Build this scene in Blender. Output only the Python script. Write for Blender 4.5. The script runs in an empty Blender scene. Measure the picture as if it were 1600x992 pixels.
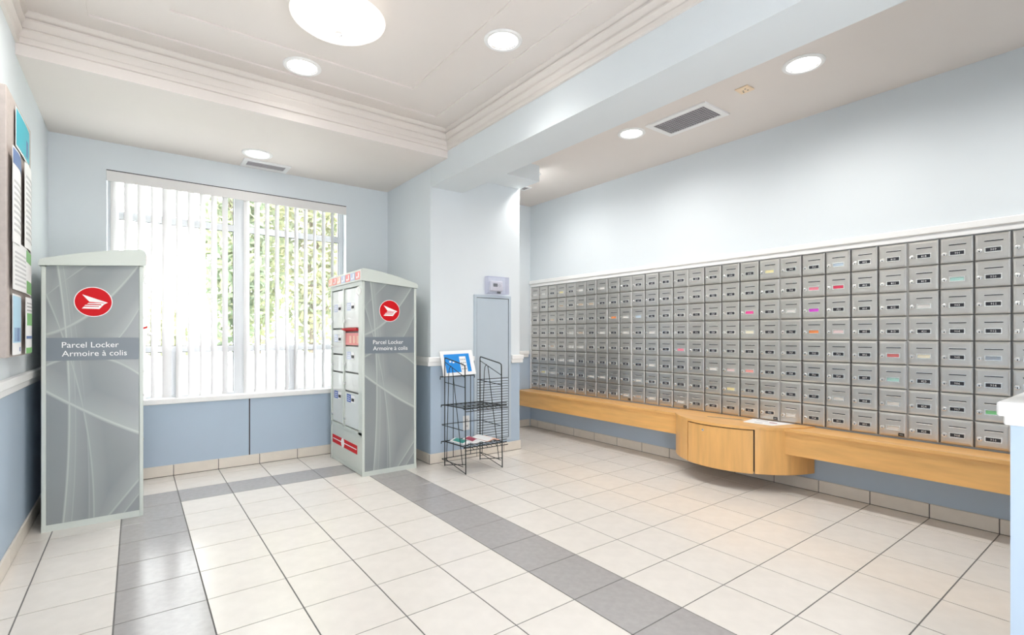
import bpy, bmesh, math, random
from mathutils import Vector, Matrix

# ------------------------------------------------------------------ camera, sky, exposure
U = 0.305                      # one floor tile in metres; every coordinate below is in tiles
S = bpy.context.scene
C = S.collection
cam_data = bpy.data.cameras.new('camera')
cam_data.sensor_width = 36.0
cam_data.lens = 782.72 / 1600 * 36.0
cam_data.shift_y = 27.12 / 1600
cam_data.clip_start = 0.02
cam = bpy.data.objects.new('camera', cam_data)
cam.location = (1.2195 * U, -12.943 * U, 3.604 * U)
cam.rotation_euler = (math.pi / 2, 0, -0.64455)
C.objects.link(cam)
S.camera = cam

world = bpy.data.worlds.new('sky')
S.world = world
world.use_nodes = True
bgn = world.node_tree.nodes['Background']
bgn.inputs[0].default_value = (0.97, 0.975, 1.0, 1)
bgn.inputs[1].default_value = 4.2

S.view_settings.view_transform = 'Standard'
S.view_settings.look = 'None'
S.view_settings.exposure = 1.3
S.view_settings.gamma = 1.0
S.view_settings.use_curve_mapping = False
DOWNLIGHT_W = 13.0
DOME_W = 0.8

random.seed(7)


# ------------------------------------------------------------------ materials
def mat(name, col, rough=0.5, metal=0.0, var=0.0, scale=8.0, bump=0.0, bscale=40.0, spec=0.5, coat=0.0,
        emit=None, estr=0.0, alpha=None, stretch=None):
    m = bpy.data.materials.new(name)
    m.use_nodes = True
    nt = m.node_tree
    b = nt.nodes['Principled BSDF']
    b.inputs['Roughness'].default_value = rough
    b.inputs['Metallic'].default_value = metal
    b.inputs['Specular IOR Level'].default_value = spec
    b.inputs['Coat Weight'].default_value = coat
    b.inputs['Base Color'].default_value = (*col, 1)
    tc = nt.nodes.new('ShaderNodeTexCoord')
    src = tc.outputs['Object']
    if stretch:
        mp = nt.nodes.new('ShaderNodeMapping')
        mp.inputs['Scale'].default_value = stretch
        nt.links.new(src, mp.inputs['Vector'])
        src = mp.outputs['Vector']
    n = nt.nodes.new('ShaderNodeTexNoise')
    n.inputs['Scale'].default_value = scale
    n.inputs['Detail'].default_value = 4
    nt.links.new(src, n.inputs['Vector'])
    r = nt.nodes.new('ShaderNodeValToRGB')
    v = max(var, 0.004)
    r.color_ramp.elements[0].position = 0.3
    r.color_ramp.elements[1].position = 0.7
    r.color_ramp.elements[0].color = (*[max(0, c * (1 - v)) for c in col], 1)
    r.color_ramp.elements[1].color = (*[min(1, c * (1 + v)) for c in col], 1)
    nt.links.new(n.outputs['Fac'], r.inputs['Fac'])
    nt.links.new(r.outputs['Color'], b.inputs['Base Color'])
    if bump:
        n2 = nt.nodes.new('ShaderNodeTexNoise')
        n2.inputs['Scale'].default_value = bscale
        nt.links.new(src, n2.inputs['Vector'])
        bp = nt.nodes.new('ShaderNodeBump')
        bp.inputs['Strength'].default_value = bump
        bp.inputs['Distance'].default_value = 0.01
        nt.links.new(n2.outputs['Fac'], bp.inputs['Height'])
        nt.links.new(bp.outputs['Normal'], b.inputs['Normal'])
    if emit:
        b.inputs['Emission Color'].default_value = (*emit, 1)
        b.inputs['Emission Strength'].default_value = estr
    if alpha is not None:
        b.inputs['Alpha'].default_value = alpha
    return m


def glass_mat(name, tint=(0.96, 0.99, 0.98), gloss=0.06):
    m = bpy.data.materials.new(name)
    m.use_nodes = True
    nt = m.node_tree
    nt.nodes.remove(nt.nodes['Principled BSDF'])
    out = nt.nodes['Material Output']
    t = nt.nodes.new('ShaderNodeBsdfTransparent')
    t.inputs[0].default_value = (*tint, 1)
    g = nt.nodes.new('ShaderNodeBsdfGlossy')
    g.inputs['Roughness'].default_value = 0.03
    mx = nt.nodes.new('ShaderNodeMixShader')
    mx.inputs[0].default_value = gloss
    nt.links.new(t.outputs[0], mx.inputs[1])
    nt.links.new(g.outputs[0], mx.inputs[2])
    nt.links.new(mx.outputs[0], out.inputs[0])
    return m


def translucent_mat(name, col, fac=0.5):
    m = bpy.data.materials.new(name)
    m.use_nodes = True
    nt = m.node_tree
    nt.nodes.remove(nt.nodes['Principled BSDF'])
    out = nt.nodes['Material Output']
    d = nt.nodes.new('ShaderNodeBsdfDiffuse')
    t = nt.nodes.new('ShaderNodeBsdfTranslucent')
    d.inputs[0].default_value = (*col, 1)
    t.inputs[0].default_value = (*col, 1)
    mx = nt.nodes.new('ShaderNodeMixShader')
    mx.inputs[0].default_value = fac
    nt.links.new(d.outputs[0], mx.inputs[1])
    nt.links.new(t.outputs[0], mx.inputs[2])
    nt.links.new(mx.outputs[0], out.inputs[0])
    return m


def emit_mat(name, col, strength):
    m = bpy.data.materials.new(name)
    m.use_nodes = True
    nt = m.node_tree
    nt.nodes.remove(nt.nodes['Principled BSDF'])
    e = nt.nodes.new('ShaderNodeEmission')
    e.inputs[0].default_value = (*col, 1)
    e.inputs[1].default_value = strength
    nt.links.new(e.outputs[0], nt.nodes['Material Output'].inputs[0])
    return m


def swoosh_mat(name, base, dark, light):
    """grey printed laminate with pale curved ribbons (flat print), in the panel's own coordinates"""
    m = bpy.data.materials.new(name)
    m.use_nodes = True
    nt = m.node_tree
    N, L = nt.nodes, nt.links
    b = N['Principled BSDF']
    b.inputs['Roughness'].default_value = 0.22
    tc = N.new('ShaderNodeTexCoord')
    sep = N.new('ShaderNodeSeparateXYZ')
    L.new(tc.outputs['Object'], sep.inputs[0])

    def math_(op, a, c=None, clamp=False):
        n = N.new('ShaderNodeMath')
        n.operation = op
        n.use_clamp = clamp
        for i, v in enumerate((a, c)):
            if v is None:
                continue
            if isinstance(v, (int, float)):
                n.inputs[i].default_value = v
            else:
                L.new(v, n.inputs[i])
        return n.outputs[0]
    u = math_('DIVIDE', sep.outputs['X'], PANEL_W * U)
    v = math_('DIVIDE', sep.outputs['Z'], PANEL_H * U)

    def quad(t, a, b_, c):
        return math_('ADD', math_('ADD', math_('MULTIPLY', math_('MULTIPLY', t, t), c), math_('MULTIPLY', t, b_)), a)
    total = None
    # kind 'u': ribbon where u = f(v); 'v': ribbon where v = f(u); value fades on one side over width w
    ribbons = [('u', 0.165, 0.28, -0.33, 0.020, 0.70), ('u', 0.245, 0.22, -0.30, 0.016, 0.40),
               ('u', 0.47, 0.03, -0.62, 0.018, 0.50), ('u', 0.42, 0.05, -0.30, 0.010, 0.30),
               ('v', 0.520, -0.24, 0.04, 0.012, 0.80), ('v', 0.74, 0.10, 0.22, 0.012, 0.60),
               ('v', 0.735, -0.45, 0.60, 0.008, 0.40), ('v', -0.25, 0.40, 0.0, 0.012, 0.60),
               ('v', -0.33, 0.42, 0.0, 0.008, 0.50), ('v', 0.62, 0.18, -0.24, 0.008, 0.55),
               ('v', 0.89, 0.36, -0.10, 0.006, 0.35)]
    for k, a, b_, c, w, s in ribbons:
        t, o = (v, u) if k == 'u' else (u, v)
        d = math_('SUBTRACT', o, quad(t, a, b_, c))
        edge = math_('SUBTRACT', 1.0, math_('DIVIDE', math_('ABSOLUTE', d), w), clamp=True)
        # soft fade to one side of the ribbon
        fade = math_('MULTIPLY', math_('MULTIPLY', math_('SUBTRACT', 1.0, math_('DIVIDE', d, 9 * w), clamp=True),
                                       math_('GREATER_THAN', d, 0.0)), 0.45)
        val = math_('MULTIPLY', math_('MAXIMUM', edge, fade), s)
        total = val if total is None else math_('MAXIMUM', total, val)
    n = N.new('ShaderNodeTexNoise')
    n.inputs['Scale'].default_value = 2.2
    L.new(tc.outputs['Object'], n.inputs['Vector'])
    mix0 = N.new('ShaderNodeMixRGB')
    mix0.inputs[1].default_value = (*dark, 1)
    mix0.inputs[2].default_value = (*base, 1)
    L.new(n.outputs['Fac'], mix0.inputs[0])
    mix = N.new('ShaderNodeMixRGB')
    L.new(mix0.outputs[0], mix.inputs[1])
    mix.inputs[2].default_value = (*light, 1)
    L.new(total, mix.inputs[0])
    L.new(mix.outputs[0], b.inputs['Base Color'])
    return m


PANEL_W, PANEL_H = 1.43, 4.72
M = {}
M['wall_up'] = mat('pale_blue_paint', (0.72, 0.77, 0.80), 0.6, var=0.01, scale=3)
M['wall_low'] = mat('blue_grey_paint', (0.43, 0.53, 0.64), 0.5, var=0.015, scale=3)
M['beam'] = mat('beam_paint', (0.70, 0.75, 0.775), 0.6, var=0.01, scale=3)
M['ceil'] = mat('ceiling_paint', (0.76, 0.71, 0.67), 0.7, var=0.01, scale=3)
M['crown'] = mat('crown_paint', (0.73, 0.68, 0.635), 0.5, var=0.01, scale=3)
M['white'] = mat('white_paint', (0.86, 0.86, 0.85), 0.35, var=0.01)
M['tile'] = mat('cream_porcelain', (0.73, 0.69, 0.64), 0.20, var=0.03, scale=14, spec=0.8)
M['tile_dark'] = mat('grey_porcelain', (0.37, 0.35, 0.345), 0.20, var=0.06, scale=30, spec=0.9)
M['base_tile'] = mat('cream_base_tile', (0.74, 0.68, 0.60), 0.35, var=0.03, scale=14)
M['grout'] = mat('grey_grout', (0.15, 0.145, 0.14), 0.9, var=0.1, scale=60)
M['steel'] = mat('brushed_steel', (0.60, 0.58, 0.55), 0.30, 0.9, var=0.05, scale=6, bump=0.12, bscale=9)
M['steel_frame'] = mat('steel_frame', (0.20, 0.20, 0.20), 0.4, 0.8, var=0.05)
M['steel_light'] = mat('bright_steel', (0.80, 0.79, 0.77), 0.22, 0.9, var=0.03)
M['hinge'] = mat('hinge_steel', (0.66, 0.65, 0.63), 0.45, 0.85, var=0.03)
M['black'] = mat('black_gap', (0.012, 0.012, 0.013), 0.6)
M['card_k'] = mat('black_card', (0.02, 0.022, 0.03), 0.35)
M['card_text'] = mat('card_print', (0.82, 0.82, 0.82), 0.5)
for k, c in dict(w=(0.72, 0.70, 0.67), y=(0.80, 0.72, 0.38), t=(0.55, 0.44, 0.34), p=(0.85, 0.25, 0.33), c=(0.68, 0.04, 0.10),
                 h=(0.85, 0.07, 0.32), m=(0.62, 0.06, 0.60), o=(0.85, 0.28, 0.09), n=(0.80, 0.74, 0.58), i=(0.80, 0.62, 0.62),
                 s=(0.85, 0.36, 0.33), l=(0.50, 0.60, 0.70), e=(0.40, 0.65, 0.60), g=(0.22, 0.62, 0.28), r=(0.62, 0.16, 0.16),
                 b=(0.36, 0.42, 0.50)).items():
    M['card_' + k] = mat('name_card_' + k, c, 0.5)
M['wood'] = mat('maple_veneer', (0.83, 0.46, 0.155), 0.33, var=0.10, scale=4.0, stretch=(6, 0.7, 6), coat=0.15)
M['wood_v'] = mat('maple_veneer_upright', (0.83, 0.46, 0.155), 0.33, var=0.10, scale=4.0, stretch=(6, 6, 0.7), coat=0.15)
M['wood_edge'] = mat('maple_edge', (0.60, 0.36, 0.16), 0.4, var=0.08)
M['locker'] = mat('grey_green_metal', (0.60, 0.645, 0.60), 0.28, var=0.01)
M['locker_door'] = mat('pale_locker_door', (0.70, 0.74, 0.72), 0.14, var=0.01, coat=0.3)
M['locker_dark'] = mat('locker_recess', (0.18, 0.19, 0.18), 0.5)
M['swoosh'] = swoosh_mat('printed_ribbons', (0.30, 0.32, 0.315), (0.22, 0.245, 0.26), (0.56, 0.60, 0.565))
M['band'] = mat('slate_band', (0.18, 0.21, 0.24), 0.35)
M['red'] = mat('post_red', (0.60, 0.004, 0.010), 0.5, spec=0.2)
M['print_white'] = mat('print_white', (0.88, 0.88, 0.88), 0.4)
M['print_blue'] = mat('print_blue', (0.03, 0.11, 0.42), 0.4)
M['print_pale'] = mat('print_pale_blue', (0.50, 0.56, 0.72), 0.4)
M['pink'] = mat('pink_flyer', (0.85, 0.30, 0.28), 0.5)
M['peach'] = mat('peach_flyer', (0.90, 0.55, 0.42), 0.5)
M['chrome'] = mat('chrome', (0.75, 0.75, 0.75), 0.18, 1.0)
M['wire'] = mat('dark_wire', (0.022, 0.028, 0.028), 0.4, 0.3)
M['panel_blue'] = mat('blue_grey_metal', (0.49, 0.565, 0.63), 0.4, var=0.01)
M['plastic_white'] = mat('white_plastic', (0.84, 0.84, 0.83), 0.35)
M['clear'] = glass_mat('clear_plastic', (0.94, 0.94, 0.98), 0.08)
M['glass'] = glass_mat('window_glass', (0.97, 0.99, 0.98), 0.05)
M['lcd'] = mat('lcd', (0.10, 0.11, 0.12), 0.3)
M['vinyl'] = mat('white_vinyl', (0.66, 0.68, 0.71), 0.35)
M['vane'] = translucent_mat('blind_vane', (0.79, 0.78, 0.785), 0.30)
M['valance'] = mat('blind_valance', (0.80, 0.785, 0.77), 0.4)
M['cork'] = mat('taupe_board', (0.50, 0.44, 0.41), 0.8, var=0.06, scale=40)
M['lamp'] = emit_mat('downlight_glow', (1.0, 0.985, 0.96), 5.0)
M['dome'] = emit_mat('dome_glow', (1.0, 0.95, 0.88), 0.52)
M['grille_gap_dark'] = mat('grille_gap_dark', (0.05, 0.045, 0.05), 0.7)
M['grille_grey'] = mat('grille_grey', (0.42, 0.40, 0.42), 0.5)
M['beige'] = mat('aged_plastic', (0.86, 0.68, 0.48), 0.5)
M['paper'] = mat('white_paper', (0.86, 0.86, 0.86), 0.6)
M['cyan'] = mat('cyan_print', (0.03, 0.48, 0.60), 0.4)
M['navy'] = mat('navy_print', (0.12, 0.20, 0.42), 0.5)
M['sky_print'] = mat('sky_print', (0.42, 0.66, 0.82), 0.5)
M['green_print'] = mat('green_print', (0.20, 0.50, 0.16), 0.5)
M['grey_print'] = mat('grey_print', (0.42, 0.43, 0.44), 0.5)
M['text_grey'] = mat('text_grey', (0.60, 0.60, 0.61), 0.6)
M['azure'] = mat('azure_print', (0.0, 0.25, 0.72), 0.4)
M['teal'] = mat('teal_print', (0.03, 0.28, 0.24), 0.4)
M['maroon'] = mat('maroon_print', (0.40, 0.05, 0.10), 0.4)
M['lawn'] = mat('lawn', (0.42, 0.50, 0.26), 0.9, var=0.2, scale=3)
M['paving'] = mat('pale_paving', (0.80, 0.79, 0.77), 0.9, var=0.04)
M['bark'] = mat('bark', (0.22, 0.18, 0.14), 0.9, var=0.2)
M['render_wall'] = mat('pale_render', (0.78, 0.78, 0.77), 0.9)
for k, c in enumerate([(0.43, 0.44, 0.29), (0.35, 0.39, 0.28), (0.50, 0.48, 0.30), (0.27, 0.33, 0.23)]):
    M['leaf%d' % k] = translucent_mat('leaf_%d' % k, c, 0.45)

# ------------------------------------------------------------------ mesh helpers
BASE = {}


class MB:
    """collects shapes (tile units, world coordinates) into one mesh"""

    def __init__(self, *mats):
        self.bm = bmesh.new()
        self.mats = list(mats)
        self.mi = 0

    def use(self, i):
        self.mi = i
        return self

    def _mark(self, faces):
        for f in faces:
            f.material_index = self.mi

    def box(self, x0, y0, z0, x1, y1, z1, bev=0.0, seg=1):
        x0, x1 = min(x0, x1), max(x0, x1)
        y0, y1 = min(y0, y1), max(y0, y1)
        z0, z1 = min(z0, z1), max(z0, z1)
        P = [(x0, y0, z0), (x1, y0, z0), (x1, y1, z0), (x0, y1, z0), (x0, y0, z1), (x1, y0, z1), (x1, y1, z1), (x0, y1, z1)]
        v = [self.bm.verts.new(p) for p in P]
        F = [(3, 2, 1, 0), (4, 5, 6, 7), (0, 1, 5, 4), (1, 2, 6, 5), (2, 3, 7, 6), (3, 0, 4, 7)]
        fs = [self.bm.faces.new([v[i] for i in f]) for f in F]
        self._mark(fs)
        if bev:
            es = list({e for f in fs for e in f.edges})
            r = bmesh.ops.bevel(self.bm, geom=es, offset=bev, segments=seg, affect='EDGES', profile=0.5)
            self._mark(r['faces'])
        return self

    def ring(self, axis, a0, a1, b0, b1, c0, c1, e, f=None):
        """rectangular frame of four butted bars; axis is the thin direction (c0..c1), a and b the other two in order"""
        f = e if f is None else f
        for p, q, r, t in ((a0, a0 + e, b0, b1), (a1 - e, a1, b0, b1), (a0 + e, a1 - e, b0, b0 + f), (a0 + e, a1 - e, b1 - f, b1)):
            lo, hi = {'z': ((p, r, c0), (q, t, c1)), 'y': ((p, c0, r), (q, c1, t)), 'x': ((c0, p, r), (c1, q, t))}[axis]
            self.box(*lo, *hi)
        return self

    def prism(self, pts, axis, a, b):
        """polygon extruded along an axis. axis 'z': pts are (x,y); 'x': (y,z); 'y': (x,z)"""
        def p3(p, t):
            return {'z': (p[0], p[1], t), 'x': (t, p[0], p[1]), 'y': (p[0], t, p[1])}[axis]
        lo = [self.bm.verts.new(p3(p, a)) for p in pts]
        hi = [self.bm.verts.new(p3(p, b)) for p in pts]
        n = len(pts)
        fs = [self.bm.faces.new(lo[::-1]), self.bm.faces.new(hi)]
        for i in range(n):
            fs.append(self.bm.faces.new([lo[i], lo[(i + 1) % n], hi[(i + 1) % n], hi[i]]))
        self._mark(fs)
        return self

    def quad(self, *P):
        f = self.bm.faces.new([self.bm.verts.new(p) for p in P])
        self._mark([f])
        return self

    def tube(self, path, r, n=6, closed=False):
        path = [Vector(p) for p in path]
        rings = []
        m = len(path)
        prev = None
        for i, p in enumerate(path):
            if closed:
                d = (path[(i + 1) % m] - path[i - 1]).normalized()
            else:
                a = path[max(i - 1, 0)]
                b = path[min(i + 1, m - 1)]
                d = (b - a).normalized()
            up = Vector((0, 0, 1)) if abs(d.z) < 0.9 else Vector((1, 0, 0))
            if prev is not None:
                s = prev - d * prev.dot(d)
                if s.length > 1e-4:
                    up = s
            e1 = up - d * up.dot(d)
            e1.normalize()
            e2 = d.cross(e1)
            prev = e1
            rr = r[i] if isinstance(r, (list, tuple)) else r
            rings.append([self.bm.verts.new(p + (e1 * math.cos(2 * math.pi * k / n) + e2 * math.sin(2 * math.pi * k / n)) * rr)
                          for k in range(n)])
        fs = []
        for i in range(m if closed else m - 1):
            A, B = rings[i], rings[(i + 1) % m]
            for k in range(n):
                fs.append(self.bm.faces.new([A[k], A[(k + 1) % n], B[(k + 1) % n], B[k]]))
        if not closed:
            fs.append(self.bm.faces.new(rings[0][::-1]))
            fs.append(self.bm.faces.new(rings[-1]))
        self._mark(fs)
        return self

    def lathe(self, prof, c, n=32, axis='z', cap=True):
        """profile of (r, h) turned round an axis through c"""
        rings = []
        for r, h in prof:
            ring = []
            for k in range(n):
                a = 2 * math.pi * k / n
                u, w = r * math.cos(a), r * math.sin(a)
                p = {'z': (c[0] + u, c[1] + w, c[2] + h), 'x': (c[0] + h, c[1] + u, c[2] + w), 'y': (c[0] + u, c[1] + h, c[2] + w)}[axis]
                ring.append(self.bm.verts.new(p))
            rings.append(ring)
        fs = []
        for A, B in zip(rings, rings[1:]):
            for k in range(n):
                fs.append(self.bm.faces.new([A[k], A[(k + 1) % n], B[(k + 1) % n], B[k]]))
        if cap:
            for ring in (rings[0][::-1], rings[-1]):
                if (ring[0].co - ring[n // 2].co).length > 1e-5:
                    fs.append(self.bm.faces.new(ring))
        self._mark(fs)
        return self

    def add_mesh(self, me, mtx):
        """append a mesh (already in tile units) through a matrix"""
        vs = [self.bm.verts.new(mtx @ v.co) for v in me.vertices]
        fs = []
        for p in me.polygons:
            try:
                fs.append(self.bm.faces.new([vs[i] for i in p.vertices]))
            except ValueError:
                pass
        self._mark(fs)
        return self

    def bounds(self):
        xs = [v.co for v in self.bm.verts]
        return (min(p.x for p in xs), max(p.x for p in xs), min(p.y for p in xs), max(p.y for p in xs), min(p.z for p in xs))

    def mesh(self, name, origin, recalc=True, smooth=False):
        if recalc:
            bmesh.ops.recalc_face_normals(self.bm, faces=self.bm.faces)
        o = Vector(origin)
        for v in self.bm.verts:
            v.co = (v.co - o) * U
        me = bpy.data.meshes.new(name)
        self.bm.to_mesh(me)
        self.bm.free()
        for m in self.mats:
            me.materials.append(M[m])
        if smooth:
            for p in me.polygons:
                p.use_smooth = True
        return me

    def build(self, name, parent=None, origin=None, smooth=False, recalc=True):
        if origin is None:
            if parent is not None:
                origin = BASE[parent.name]
            else:
                b = self.bounds()
                origin = ((b[0] + b[1]) / 2, (b[2] + b[3]) / 2, b[4])
        o = bpy.data.objects.new(name, self.mesh(name, origin, recalc, smooth))
        C.objects.link(o)
        BASE[o.name] = tuple(origin)
        if parent is not None:
            o.parent = parent
            pb = BASE[parent.name]
            o.location = [(origin[i] - pb[i]) * U for i in range(3)]
        else:
            o.location = [origin[i] * U for i in range(3)]
        if smooth:
            try:
                o.data.set_sharp_from_angle(angle=0.6)
            except Exception:
                pass
        return o


def tag(o, label, cat=None, group=None, kind=None):
    o['label'] = label
    if cat:
        o['category'] = cat
    if group:
        o['group'] = group
    if kind:
        o['kind'] = kind
    return o


def thing(name, label, cat, base, group=None, kind=None):
    o = bpy.data.objects.new(name, None)
    o.empty_display_size = 0.05
    C.objects.link(o)
    o.location = [c * U for c in base]
    BASE[o.name] = tuple(base)
    return tag(o, label, cat, group, kind)


def place(mesh, name, parent, pos):
    """another object on shared mesh data, at a world position in tiles"""
    o = bpy.data.objects.new(name, mesh)
    C.objects.link(o)
    pb = BASE[parent.name] if parent else (0, 0, 0)
    o.location = [(pos[i] - pb[i]) * U for i in range(3)]
    BASE[o.name] = tuple(pos)
    if parent:
        o.parent = parent
    return o


_fonts = {}


def text_mesh(body, size=1.0, res=2):
    """flat lettering in the XY plane, tile units, origin at the left end of the baseline"""
    key = (body, size, res)
    if key in _fonts:
        return _fonts[key]
    cu = bpy.data.curves.new('lettering', 'FONT')
    cu.body = body
    cu.size = size
    cu.resolution_u = res
    o = bpy.data.objects.new('lettering', cu)
    C.objects.link(o)
    dg = bpy.context.evaluated_depsgraph_get()
    me = bpy.data.meshes.new_from_object(o.evaluated_get(dg))
    bpy.data.objects.remove(o)
    bpy.data.curves.remove(cu)
    _fonts[key] = me
    return me


def text_width(me):
    xs = [v.co.x for v in me.vertices]
    return min(xs), max(xs)


ON_SOUTH = lambda p, sx=1.0, sz=1.0: Matrix(((sx, 0, 0, p[0]), (0, 0, -1, p[1]), (0, sz, 0, p[2]), (0, 0, 0, 1)))   # faces -Y, reads +X
ON_WEST = lambda p, sy=1.0, sz=1.0: Matrix(((0, 0, -1, p[0]), (-sy, 0, 0, p[1]), (0, sz, 0, p[2]), (0, 0, 0, 1)))  # faces -X, reads -Y

# ------------------------------------------------------------------ the room
XL, XM, YB = -0.37, 13.73, 2.55          # left wall, mailbox wall, window wall
PX0, PX1, PY = 7.79, 10.93, -0.42        # the pier with the access panel
YR = -16.0                               # where the building goes on behind the camera
ZS, ZT, ZA, ZBEAM = 8.25, 8.95, 8.68, 7.725
RAIL0, RAIL1 = 2.73, 2.98
BH = 0.28                                # height of the base tiles

# floor: grout bed with single tiles laid on it
floor = MB('grout', 'tile').box(XL - 0.3, YR, -0.25, XM + 0.3, YB + 0.3, -0.006).use(1).box(XL, YR, -0.035, XM, -13.0, -0.001).build('floor')
tag(floor, 'cream tiled floor with grey tile bands', 'floor', kind='structure')
_tiles = {}


def tile_mesh(x0, x1, y0, y1, dark):
    gx, gy = 0.009, 0.0085
    key = (round(x1 - x0, 3), round(y1 - y0, 3), dark)
    if key not in _tiles:
        w, d = (x1 - x0) / 2 - gx, (y1 - y0) / 2 - gy
        m = MB('tile_dark' if dark else 'tile').box(-w, -d, -0.035, w, d, 0, bev=0.0015)
        _tiles[key] = m.mesh('floor_tile', (0, 0, 0))
    return _tiles[key]


for i in range(-1, 14):
    for j in range(-13, 3):
        x0, x1 = max(i, XL), min(i + 1, XM)
        y0, y1 = max(j, -13), min(j + 1, YB)
        if x0 >= 8 and x1 <= 10.0 and y0 >= 0:
            continue
        if x1 - x0 < 0.05 or y1 - y0 < 0.05:
            continue
        if i == 7 and j >= 0:
            x1 = PX0
        if i == 10 and j >= 0:
            x0 = PX1
        dark = (i in (1, 6) and j < 1) or (j == 0 and 1 <= i <= 6)
        place(tile_mesh(x0, x1, y0, y1, dark), 'floor_tile', floor, ((x0 + x1) / 2, (y0 + y1) / 2, 0))


def base_run(name, label, face, fixed, a, b, joints, out):
    """row of base tiles. face 'x': wall plane x=fixed, runs in y; face 'y': wall plane y=fixed, runs in x. out: side it stands on"""
    cuts = [a] + [j for j in joints if a + 0.02 < j < b - 0.02] + [b]
    th = 0.035
    mid = (fixed, (a + b) / 2, 0) if face == 'x' else ((a + b) / 2, fixed, 0)
    root = thing(name, label, 'baseboard', mid, kind='structure')
    g = MB('grout')
    lo, hi = sorted((fixed, fixed + out * (th - 0.012)))
    if face == 'x':
        g.box(lo, a, 0.0, hi, b, BH - 0.01)
    else:
        g.box(a, lo, 0.0, b, hi, BH - 0.01)
    g.build('grout_bed', root)
    for c0, c1 in zip(cuts, cuts[1:]):
        m = MB('base_tile')
        lo, hi = sorted((fixed, fixed + out * th))
        e = 0.008
        if face == 'x':
            m.box(lo, c0 + e, 0.012, hi, c1 - e, BH, bev=0.006)
        else:
            m.box(c0 + e, lo, 0.012, c1 - e, hi, BH, bev=0.006)
        m.build('base_tile', root)
    return root


ints = list(range(-17, 15))
base_run('baseboard_back', 'cream base tiles along the wall under the window', 'y', YB, XL + 0.04, PX0 - 0.04, ints, -1)
base_run('baseboard_left', 'cream base tiles along the wall of the notice board', 'x', XL, YR, YB - 0.04, ints, 1)
base_run('baseboard_right', 'cream base tiles below the maple bench', 'x', XM, YR, 2.46, ints, -1)
base_run('baseboard_pier', 'cream base tiles on the front of the pier', 'y', PY, PX0 - 0.04, PX1 + 0.04, [8.3, 9.3, 10.3], -1)
base_run('baseboard_pier_side', 'cream base tiles on the pier side beside the right parcel locker', 'x', PX0, PY, YB - 0.04, [0.6, 1.6], -1)
base_run('baseboard_pier_end', 'cream base tiles on the pier end facing the mailboxes', 'x', PX1, PY, 2.46, [0.6, 1.6], 1)
base_run('baseboard_alcove', 'cream base tiles at the far end of the mailbox area', 'y', 2.5, PX1 + 0.04, XM - 0.04, [11.9, 12.9], -1)

# walls
w = MB('wall_low', 'wall_up')
w.box(XL - 0.4, YR, -0.03, XL, YB + 0.5, RAIL0 + 0.1).use(1).box(XL - 0.4, YR, RAIL0 + 0.1, XL, YB + 0.5, 9.3)
tag(w.build('wall_left'), 'pale blue wall with the notice board', 'wall', kind='structure')
w = MB('wall_low', 'wall_up')
w.box(XM, YR, -0.03, XM + 0.4, YB + 0.5, 1.5).use(1).box(XM, YR, 1.5, XM + 0.4, YB + 0.5, 9.3)
tag(w.build('wall_right'), 'pale blue wall that holds the mailboxes', 'wall', kind='structure')
WX0, WX1, WZ0, WZ1 = 0.66, 6.44, 1.90, 7.59
w = MB('wall_low', 'wall_up')
w.box(XL, YB, -0.03, PX0, YB + 0.55, WZ0)
w.box(XL, YB, WZ0, WX0, YB + 0.55, RAIL0 + 0.1).box(WX1, YB, WZ0, PX0, YB + 0.55, RAIL0 + 0.1)
w.use(1).box(XL, YB, RAIL0 + 0.1, WX0, YB + 0.55, WZ1).box(WX1, YB, RAIL0 + 0.1, PX0, YB + 0.55, WZ1)
w.box(XL, YB, WZ1, PX0, YB + 0.55, 9.3)
wb = tag(w.build('wall_back'), 'pale blue wall around the large window', 'wall', kind='structure')
MB('grille_gap_dark').box(3.735, YB - 0.004, BH, 3.765, YB + 0.01, WZ0 - 0.02).build('panel_seam', wb)
w = MB('wall_low', 'wall_up')
w.box(PX0, PY, -0.03, PX1, 3.1, RAIL0 + 0.1).use(1).box(PX0, PY, RAIL0 + 0.1, PX1, 3.1, 9.3)
tag(w.build('wall_pier'), 'pale blue pier wall with the access panel and thermostat', 'wall', kind='structure')
w = MB('wall_low', 'wall_up')
w.box(PX1, 2.5, -0.03, XM, 3.1, RAIL0 + 0.1).use(1).box(PX1, 2.5, RAIL0 + 0.1, XM, 3.1, 9.3)
tag(w.build('wall_alcove'), 'narrow pale blue wall at the far end of the mailboxes', 'wall', kind='structure')
w = MB('wall_low', 'wall_up')
w.box(7.54, -14.6, -0.03, 8.82, -12.03, RAIL0 + 0.1).use(1).box(7.60, -14.6, RAIL0 + 0.1, 8.76, -12.13, ZBEAM)
tag(w.build('wall_near'), 'pale blue pier with a white capped ledge at the edge of the view', 'wall', kind='structure')

w = MB('wall_low', 'wall_up')
w.box(XL, YR, -0.03, 1.2, YR + 0.4, 9.3).box(5.0, YR, -0.03, XM, YR + 0.4, 9.3).use(1).box(1.2, YR, 5.6, 5.0, YR + 0.4, 9.3)  # opening is added and sized to let sky light in as fill
tag(w.build('wall_rear'), 'unseen rear wall with an added opening that lets in fill light', 'wall', kind='structure')

# chair rails
trim_n = [0]


def rail(label, boxes):
    trim_n[0] += 1
    m = MB('white')
    for (x0, y0, x1, y1) in boxes:
        m.box(x0, y0, RAIL0, x1, y1, RAIL1, bev=0.012)
    return tag(m.build('trim_%d' % trim_n[0]), label, 'trim', kind='structure')


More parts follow.
